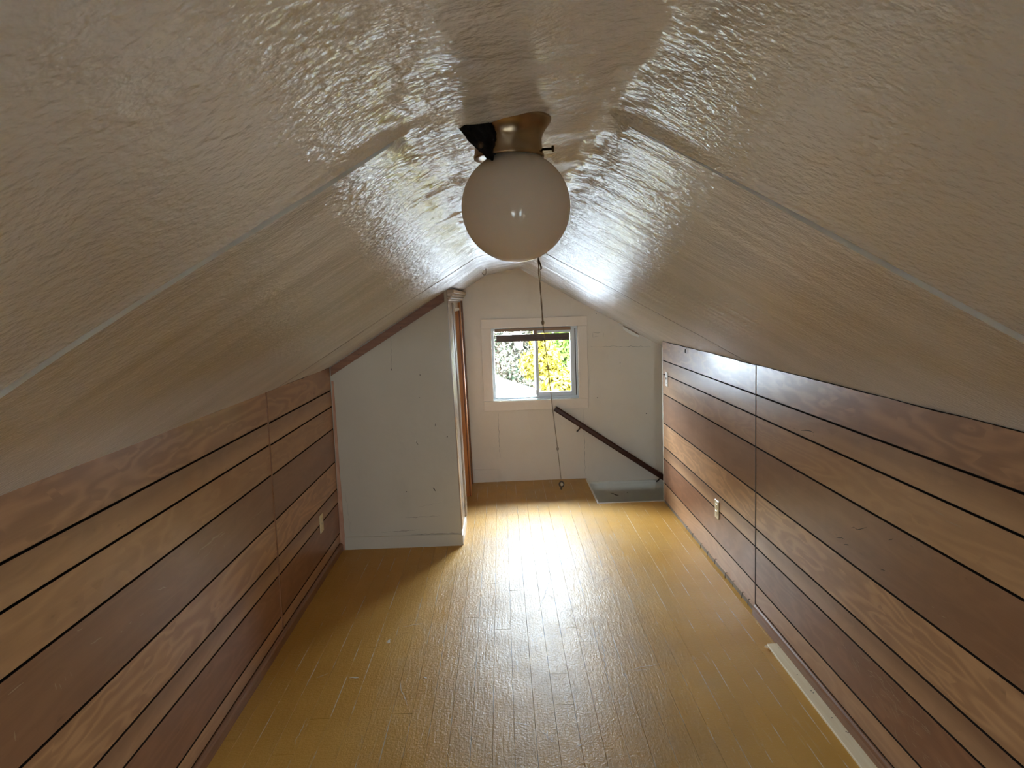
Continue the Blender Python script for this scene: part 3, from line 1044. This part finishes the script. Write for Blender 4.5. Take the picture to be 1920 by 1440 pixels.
# ------------------------------------------------------------------ scratches and chips
M['dark_mark'] = plain('dark_scuff', (0.05, 0.036, 0.025), 0.7)
M['pale_mark'] = plain('pale_scratch', (0.42, 0.31, 0.21), 0.6)
M['floor_mark'] = plain('pale_floor_chip', (0.60, 0.54, 0.44), 0.6)
M['seam_mark'] = plain('paint_seam', (0.36, 0.32, 0.26), 0.6)
cf = lambda u, v: (u, YC - 0.0006, v)
ef = lambda u, v: (u, YE - 0.0006, v)
lf = lambda u, v: (XL + 0.0006, u, v)
rf = lambda u, v: (XR - 0.0006, u, v)
ff = lambda u, v: (u, v, 0.0014)
scratches('scuff_marks', M['dark_mark'], clo, [((-0.422, 0.77), (-0.423, 0.751)), ((-0.543, 0.663), (-0.534, 0.64)), ((-0.503, 1.07), (-0.497, 1.068)), ((-0.513, 0.932), (-0.508, 0.93)), ((-0.353, 0.689), (-0.353, 0.681)), ((-0.454, 0.37), (-0.441, 0.347)), ((-0.671, 1.115), (-0.67, 1.102)), ((-0.617, 0.354), (-0.622, 0.348))], cf, 0.006)
scratches('scuff_lines', M['dark_mark'], clo, [((-0.632, 0.186), (-0.422, 0.191)), ((-0.784, 0.101), (-0.549, 0.108)), ((-0.60, 0.0805), (-0.31, 0.0765))], cf, 0.0022)
scratches('paint_ridges', M['seam_mark'], clo, [((-0.994, 0.374), (-0.972, 0.085)), ((-0.548, 0.256), (-0.412, 0.273)), ((-0.67, 1.10), (-0.665, 1.30))], cf, 0.0025)
scratches('paint_chips', M['cream'], clo, [((-0.548, 0.668), (-0.540, 0.655)), ((-0.61, 0.419), (-0.605, 0.419))], cf, 0.006)
lm = [((2.403, 0.698), (2.596, 0.696)), ((2.429, 0.656), (2.568, 0.685)), ((2.497, 0.699), (2.637, 0.699)), ((2.594, 0.687), (2.648, 0.69)), ((2.626, 0.651), (2.636, 0.632)), ((2.113, 0.687), (2.165, 0.675)), ((1.454, 0.728), (1.503, 0.731)), ((1.604, 0.673), (1.607, 0.656)), ((1.619, 0.665), (1.626, 0.648)), ((1.641, 0.67), (1.644, 0.658)), ((1.663, 0.669), (1.668, 0.656)), ((1.894, 0.658), (1.901, 0.659)), ((1.938, 0.661), (1.953, 0.662)), ((1.999, 0.657), (2.018, 0.657)), ((1.967, 0.488), (1.982, 0.483)), ((1.754, 0.692), (1.804, 0.689)), ((1.705, 0.75), (1.728, 0.746)), ((1.458, 0.648), (1.458, 0.626)), ((2.942, 0.653), (3.099, 0.648))]
scratches('scratch_marks', M['pale_mark'], wl, lm, lf, 0.0035, 2)
rm = [((1.906, 0.636), (1.896, 0.635)), ((1.864, 0.627), (1.842, 0.631)), ((1.91, 0.903), (1.856, 0.899)), ((1.856, 0.891), (1.789, 0.894)), ((2.075, 0.194), (2.061, 0.151)), ((2.35, 0.253), (2.308, 0.236)), ((2.142, 0.265), (2.072, 0.259)), ((2.108, 0.29), (2.039, 0.272)), ((2.072, 0.266), (2.017, 0.254)), ((2.535, 0.284), (2.502, 0.262)), ((2.204, 0.291), (2.143, 0.29)), ((2.283, 0.304), (2.218, 0.317)), ((2.028, 0.26), (1.975, 0.266)), ((1.947, 0.313), (1.937, 0.301)), ((2.481, 0.115), (2.473, 0.112)), ((2.236, 0.131), (2.228, 0.088)), ((2.296, 0.103), (2.288, 0.086)), ((2.179, 0.284), (2.107, 0.265)), ((2.132, 0.303), (2.074, 0.296)), ((3.017, 1.0), (3.01, 0.998)), ((2.857, 0.775), (2.846, 0.758)), ((3.047, 0.637), (3.013, 0.645))]
_rg = random.Random(5)
for _ in range(60):     # the rubbed corner low on the right wall
    y_ = _rg.gauss(2.12, 0.16)
    z_ = 0.25 + _rg.gauss(0, 0.03) + (y_ - 2.12) * 0.1
    rm.append(((y_, z_), (y_ - _rg.uniform(.01, .05), z_ + _rg.uniform(-.03, .012))))
scratches('scratch_marks', M['pale_mark'], wr, rm, rf, 0.0022, 3)
scratches('dark_scratches', M['dark_mark'], wr, [((2.374, 0.705), (2.267, 0.74)), ((2.483, 0.642), (2.415, 0.654)), ((2.422, 0.635), (2.386, 0.644)), ((2.176, 0.637), (2.152, 0.644)), ((2.134, 0.745), (2.111, 0.756)), ((2.792, 0.962), (2.674, 0.976)), ((2.905, 0.958), (2.897, 0.957)), ((2.861, 0.959), (2.855, 0.958)), ((2.677, 0.965), (2.672, 0.966)), ((2.6, 0.969), (2.595, 0.969))], rf, 0.0035, 4)
wend = bpy.data.objects['wall_end']
scratches('scuff_marks', M['seam_mark'], wend, [((0.744, 1.209), (0.831, 1.212)), ((0.831, 1.212), (0.834, 1.17)), ((0.744, 1.209), (0.748, 1.168)), ((0.751, 1.173), (0.792, 1.18)), ((0.725, 1.098), (1.217, 1.084)), ((-.05, .2), (-.05, .58)), ((.655, .02), (.655, .585)), ((0.669, 1.49), (0.69, 1.478))], ef, 0.003, 5)
scratches('nail_holes', M['dark_mark'], wend, [((1.169, 0.532), (1.179, 0.527)), ((0.769, 0.678), (0.773, 0.672)), ((0.963, 0.958), (0.965, 0.953)), ((0.775, 1.368), (0.779, 1.364)), ((1.25, .1), (1.253, .1))], ef, 0.007, 6)
skb = bpy.data.objects['wall_stairwell']
scratches('smears', M['dark_mark'], skb, [((.86, -.135), (.93, -.14)), ((1.0, -.13), (1.006, -.13))], lambda u, v: (u, YE - 0.0146, v), 0.012, 7)
fm = [((0.121, 3.821), (0.165, 3.671)), ((0.228, 3.905), (0.131, 3.423)), ((0.172, 3.639), (0.236, 3.55)), ((0.24, 4.086), (0.378, 4.152)), ((0.469, 3.767), (0.532, 3.813)), ((0.295, 3.179), (0.315, 3.036)), ((0.075, 2.443), (0.146, 2.333))]
scratches('dark_scores', plain('floor_score', (0.16, 0.10, 0.04), 0.6), floor, fm, ff, 0.0028, 8)
fm = [((0.473, 2.832), (0.603, 2.868)), ((0.481, 2.818), (0.541, 2.822)), ((-0.01, 2.49), (0.053, 2.465)), ((0.201, 2.329), (0.227, 2.341)), ((-0.456, 2.809), (-0.404, 2.626)), ((-0.509, 3.311), (-0.42, 3.338)), ((-0.767, 2.406), (-0.763, 2.566)), ((-0.539, 2.448), (-0.533, 2.399)), ((-0.801, 2.862), (-0.763, 2.899)), ((0.367, 2.756), (0.394, 3.122))]
scratches('pale_scores', M['floor_mark'], floor, fm, ff, 0.003, 9)
scratches('paint_chips', M['floor_mark'], floor, [((-0.666, 2.852), (-0.627, 2.851)), ((-0.561, 3.158), (-0.55, 3.185)), ((-.56, 3.15), (-.545, 3.16)), ((-.36, 2.84), (-.352, 2.82))], ff, 0.012, 10)

# ------------------------------------------------------------------ small things
lath = prop(empty('loose_lath', (1.105, 2.0, 0)), 'pale loose wooden lath lying on the floor along the right baseboard', 'lath')
vs, fs = [], []
y_end, y_beg = 2.985, 0.7
N = 40
for i in range(N + 1):
    y = y_beg + (y_end - y_beg) * i / N
    cx = 1.105 + 0.006 * (y - 2.5) * 0.6
    w = 0.0265
    for j, (a, z) in enumerate(((-w, 0.0), (-w, 0.007), (-w + .002, 0.0085), (w - .006, 0.0095), (w, 0.007), (w, 0.0))):
        jag = (0.012 * mn.noise((j * 1.9, 3.3, 0)) if i == N else 0)
        nick = 0.004 if (i == 24 and a < 0) else 0
        vs.append((cx + a - nick, y + jag, z + 0.0006))
n = 6
for i in range(N):
    for q in range(n):
        q2 = (q + 1) % n
        fs.append((i * n + q, i * n + q2, (i + 1) * n + q2, (i + 1) * n + q))
fs += [tuple(range(n)), tuple(N * n + q for q in range(n))]
link('lath_strip', mesh('lath_strip', vs, fs), M['pale'], lath)
for y, dx in ((2.94, .012), (2.72, .0), (2.60, .004), (2.585, .006), (2.42, .002), (2.335, .012), (2.33, .016), (2.05, .003)):
    lathe('nail_hole', M['slot'], lath, [(0.0022, -0.0008), (0.0022, 0.0006)], (1.105 + dx, y, 0.0098), 8, False)
tube('splinter', M['pale'], lath, [(1.085, 2.955, .003), (1.074, 2.962, .006), (1.066, 2.967, .009)], [0.0035, 0.003, 0.006], 7)

hook = prop(tube('ceiling_hook', M['darkmetal'], None, [(-0.100 + 0.012 * math.cos(a), 4.94, 1.684 + 0.014 * math.sin(a)) for a in [math.pi * (1.0 + i / 9) for i in range(10)]] +
                 [(-0.088, 4.94, 1.692), (-0.088, 4.94, 1.716)], 0.0022, 6), 'small bent metal hook in the ceiling ridge near the end wall', 'hook')
eye = prop(tube('eye_hook', M['darkmetal'], None, [(XR - 0.012, 4.53 + 0.010 * math.cos(2 * math.pi * i / 16), 1.150 + 0.011 * math.sin(2 * math.pi * i / 16)) for i in range(16)], 0.0022, 6, True), 'small screw eye at the top of the right boarded wall', 'hook')
tube('shank', M['darkmetal'], eye, [(XR - 0.012, 4.53, 1.161), (XR - 0.004, 4.53, 1.163), (XR + 0.003, 4.53, 1.163)], 0.002, 6)
# loose tape on the joint between end wall and right slope
tp = prop(empty('loose_tape', (0.95, YE - 0.02, 1.30)), 'short pale strip of loose tape on the end wall joint below the right slope', 'tape')
ta, tb = 0.985, 1.115
prism('strip', M['whiteplate'], tp, [(ta, zc(ta) - 0.010), (tb, zc(tb) - 0.010), (tb - .005, zc(tb) - 0.026), (ta + .06, zc(ta + .06) - 0.042), (ta, zc(ta) - 0.032)], YE - 0.050, YE - 0.044)
prism('backing', M['brown_trim'], tp, [(ta + .01, zc(ta + .01) - 0.004), (tb, zc(tb) - 0.002), (tb, zc(tb) - 0.012), (ta + .01, zc(ta + .01) - 0.016)], YE - 0.043, YE - 0.006)
# sagging paper at the ridge above the window
pts_ = [(-.030, 1.7285), (.14, 1.744), (.14, 1.742), (.11, 1.733), (.085, 1.722), (.055, 1.7125), (.025, 1.711), (0.0, 1.714), (-.030, 1.719)]
fl = prop(prism('ceiling_flap', M['cream'], None, pts_, YE - 0.035, YE - 0.006), 'cream paper flap sagging from the ceiling ridge above the window', 'paper flap')

# ------------------------------------------------------------------ outside
M['grass'] = plain('pale_gravel', (0.10, 0.095, 0.088), 0.9, 0, 0.2, 0.2, 3)
grd = prop(box('ground', M['grass'], None, -40, 40, -40, 60, -3.5, -3.3), 'pale gravel ground outside below the window', 'ground', kind='structure')
M['shingle'] = plain('pale_shingle', (0.06, 0.062, 0.065), 0.8, 0, 0.3, 0.12, 14)
M['siding'] = plain('pale_siding', (0.10, 0.10, 0.10), 0.7)
M['bark'] = plain('bark', (0.10, 0.07, 0.05), 0.9, 0, 0.2, 0.3, 30)


def leaf_mat(name, a, b):
    t_ = NT(name)
    c_ = t_.mix(t_.ramp(t_.noise(t_.pos(), 7, 2), 0.35, 0.65), a, b)
    return t_.done(c_, 0.7, 0.2)


M['leaf_yellow'] = leaf_mat('yellow_leaves', (0.075, 0.053, 0.0014), (0.10, 0.080, 0.0035))
M['leaf_green'] = leaf_mat('green_leaves', (0.024, 0.050, 0.0025), (0.050, 0.072, 0.005))
M['leaf_dull'] = leaf_mat('dull_leaves', (0.022, 0.038, 0.020), (0.060, 0.040, 0.028))

# neighbour's low roof, eave to ridge rising to the left
nh = prop(empty('neighbour_house', (-2.0, 10.5, -3.3)), 'pale shingled roof of the low house seen through the window', 'house')


def roof_pt(x, v):
    """v 0 at the near eave, 1 at the far ridge; the ridge drops to the right."""
    zr = 0.36 - 0.36 * (x + 0.14)
    return Vector((x, 9.2 + 1.8 * v, zr - 0.72 * (1 - v)))


for r_ in range(8):
    v0, v1 = r_ / 8, (r_ + 1) / 8
    a, b, c, d_ = roof_pt(-4.5, v0), roof_pt(3.6, v0), roof_pt(3.6, v1 + 0.03), roof_pt(-4.5, v1 + 0.03)
    up_ = Vector((0, 0, 0.045))
    vs = [a + up_, b + up_, c, d_, a, b, c - up_, d_ - up_]
    link('shingle_course', mesh('shingle_course', [tuple(v) for v in vs], [(0, 1, 2, 3), (4, 7, 6, 5), (0, 4, 5, 1), (1, 5, 6, 2), (2, 6, 7, 3), (3, 7, 4, 0)]), M['shingle'], nh)
link('house_wall', mesh('house_wall', [tuple(v) for v in (roof_pt(-4.3, .1) - Vector((0, 0, .1)), roof_pt(3.4, .1) - Vector((0, 0, .1)), Vector((3.4, 9.4, -3.3)), Vector((-4.3, 9.4, -3.3)),
                                                        roof_pt(-4.3, .98) - Vector((0, 0, .1)), roof_pt(3.4, .98) - Vector((0, 0, .1)), Vector((3.4, 11, -3.3)), Vector((-4.3, 11, -3.3)))],
                        [(0, 1, 2, 3), (4, 7, 6, 5), (0, 4, 5, 1), (1, 5, 6, 2), (3, 2, 6, 7), (0, 3, 7, 4)]), M['siding'], nh)


def tree(loc, blobs, mat, n, size, label, seed):
    rg = random.Random(seed)
    root = prop(empty('tree', loc), label, 'tree', 'trees outside the window')
    zt_ = max(b[2] for b in blobs)
    tube('trunk', M['bark'], root, [(loc[0], loc[1], -3.3), (loc[0] + .1, loc[1], -1.0), (loc[0], loc[1] + .1, zt_ - 0.4)], [0.16, 0.12, 0.05], 8)
    vs, fs = [], []
    tot = sum(b[3] ** 2 for b in blobs)
    for bx_, by_, bz_, br_ in blobs:
        for _ in range(int(n * br_ ** 2 / tot)):
            u_ = Vector((rg.gauss(0, 1), rg.gauss(0, 1), rg.gauss(0, 1))).normalized()
            c_ = Vector((bx_, by_, bz_)) + u_ * br_ * (rg.uniform(0.55, 1.05))
            s1 = Vector((rg.gauss(0, 1), rg.gauss(0, 1), rg.gauss(0, 1))).normalized()
            s2 = s1.cross(u_ + Vector((rg.gauss(0, .5), rg.gauss(0, .5), rg.gauss(0, .5)))).normalized()
            s = size * rg.uniform(0.6, 1.3)
            k_ = len(vs)
            vs += [tuple(c_ - s1 * s), tuple(c_ + s2 * s * .5), tuple(c_ + s1 * s), tuple(c_ - s2 * s * .5)]
            fs.append((k_, k_ + 1, k_ + 2, k_ + 3))
    me = bpy.data.meshes.new('crown')
    me.from_pydata(vs, [], fs)
    o = link('crown', me, mat, root)
    o['kind'] = 'stuff'
    return root


tree((1.2, 13.0, -3.3), [(0.92, 13.0, -0.15, 0.42), (0.74, 13.2, 0.40, 0.30), (1.30, 12.9, -0.55, 0.5), (0.52, 13.4, 0.30, 0.24), (1.0, 13.2, -0.9, 0.6), (1.22, 13.1, -0.02, 0.30), (0.68, 13.1, 0.78, 0.2)], M['leaf_yellow'], 9000, 0.055,
     'bright yellow autumn tree outside the window', 3)
tree((2.4, 15.6, -3.3), [(1.45, 15.3, 0.60, 0.55), (1.35, 15.5, 1.25, 0.5), (1.9, 15.5, 0.1, 0.8), (1.75, 15.6, 1.4, 0.8), (2.7, 15.6, 1.4, 1.1), (2.3, 15.6, -0.9, 1.0), (2.4, 15.6, 2.3, 0.8)], M['leaf_green'], 12000, 0.075,
     'bright green tree behind the yellow one outside the window', 4)
tree((-0.2, 19.6, -3.3), [(-0.3, 19.4, -0.3, 1.2), (0.7, 19.6, -0.4, 1.0), (-1.4, 19.5, 0.6, 1.3), (0.2, 19.7, 1.2, 1.2), (1.3, 19.9, 0.6, 1.0), (0.0, 19.4, -1.7, 1.4), (0.3, 19.8, 2.8, 1.3), (-1.1, 19.8, 2.3, 1.2)], M['leaf_dull'], 42000, 0.055,
     'dull grey-green and russet tree behind the shingled roof', 5)
tree((-5.0, 19.0, -3.3), [(-5.0, 19.0, 0.0, 1.6), (-4.2, 19.2, 1.6, 1.4), (-5.8, 19.0, 1.8, 1.4), (-5.0, 19.0, 3.2, 1.2)], M['leaf_dull'], 9000, 0.12,
     'unseen dull tree left of the shingled roof, added to block low sky', 6)  # out of view, added to cut low sky from the floor glare
tree((6.2, 18.0, -3.3), [(6.2, 18.0, 0.0, 1.6), (5.2, 18.2, 1.2, 1.2), (7.0, 18.0, 1.6, 1.4), (6.0, 18.0, 2.8, 1.3)], M['leaf_green'], 9000, 0.12,
     'unseen broad green tree far to the side, added to block low sky', 7)  # unseen side tree, added to hold back low skylight
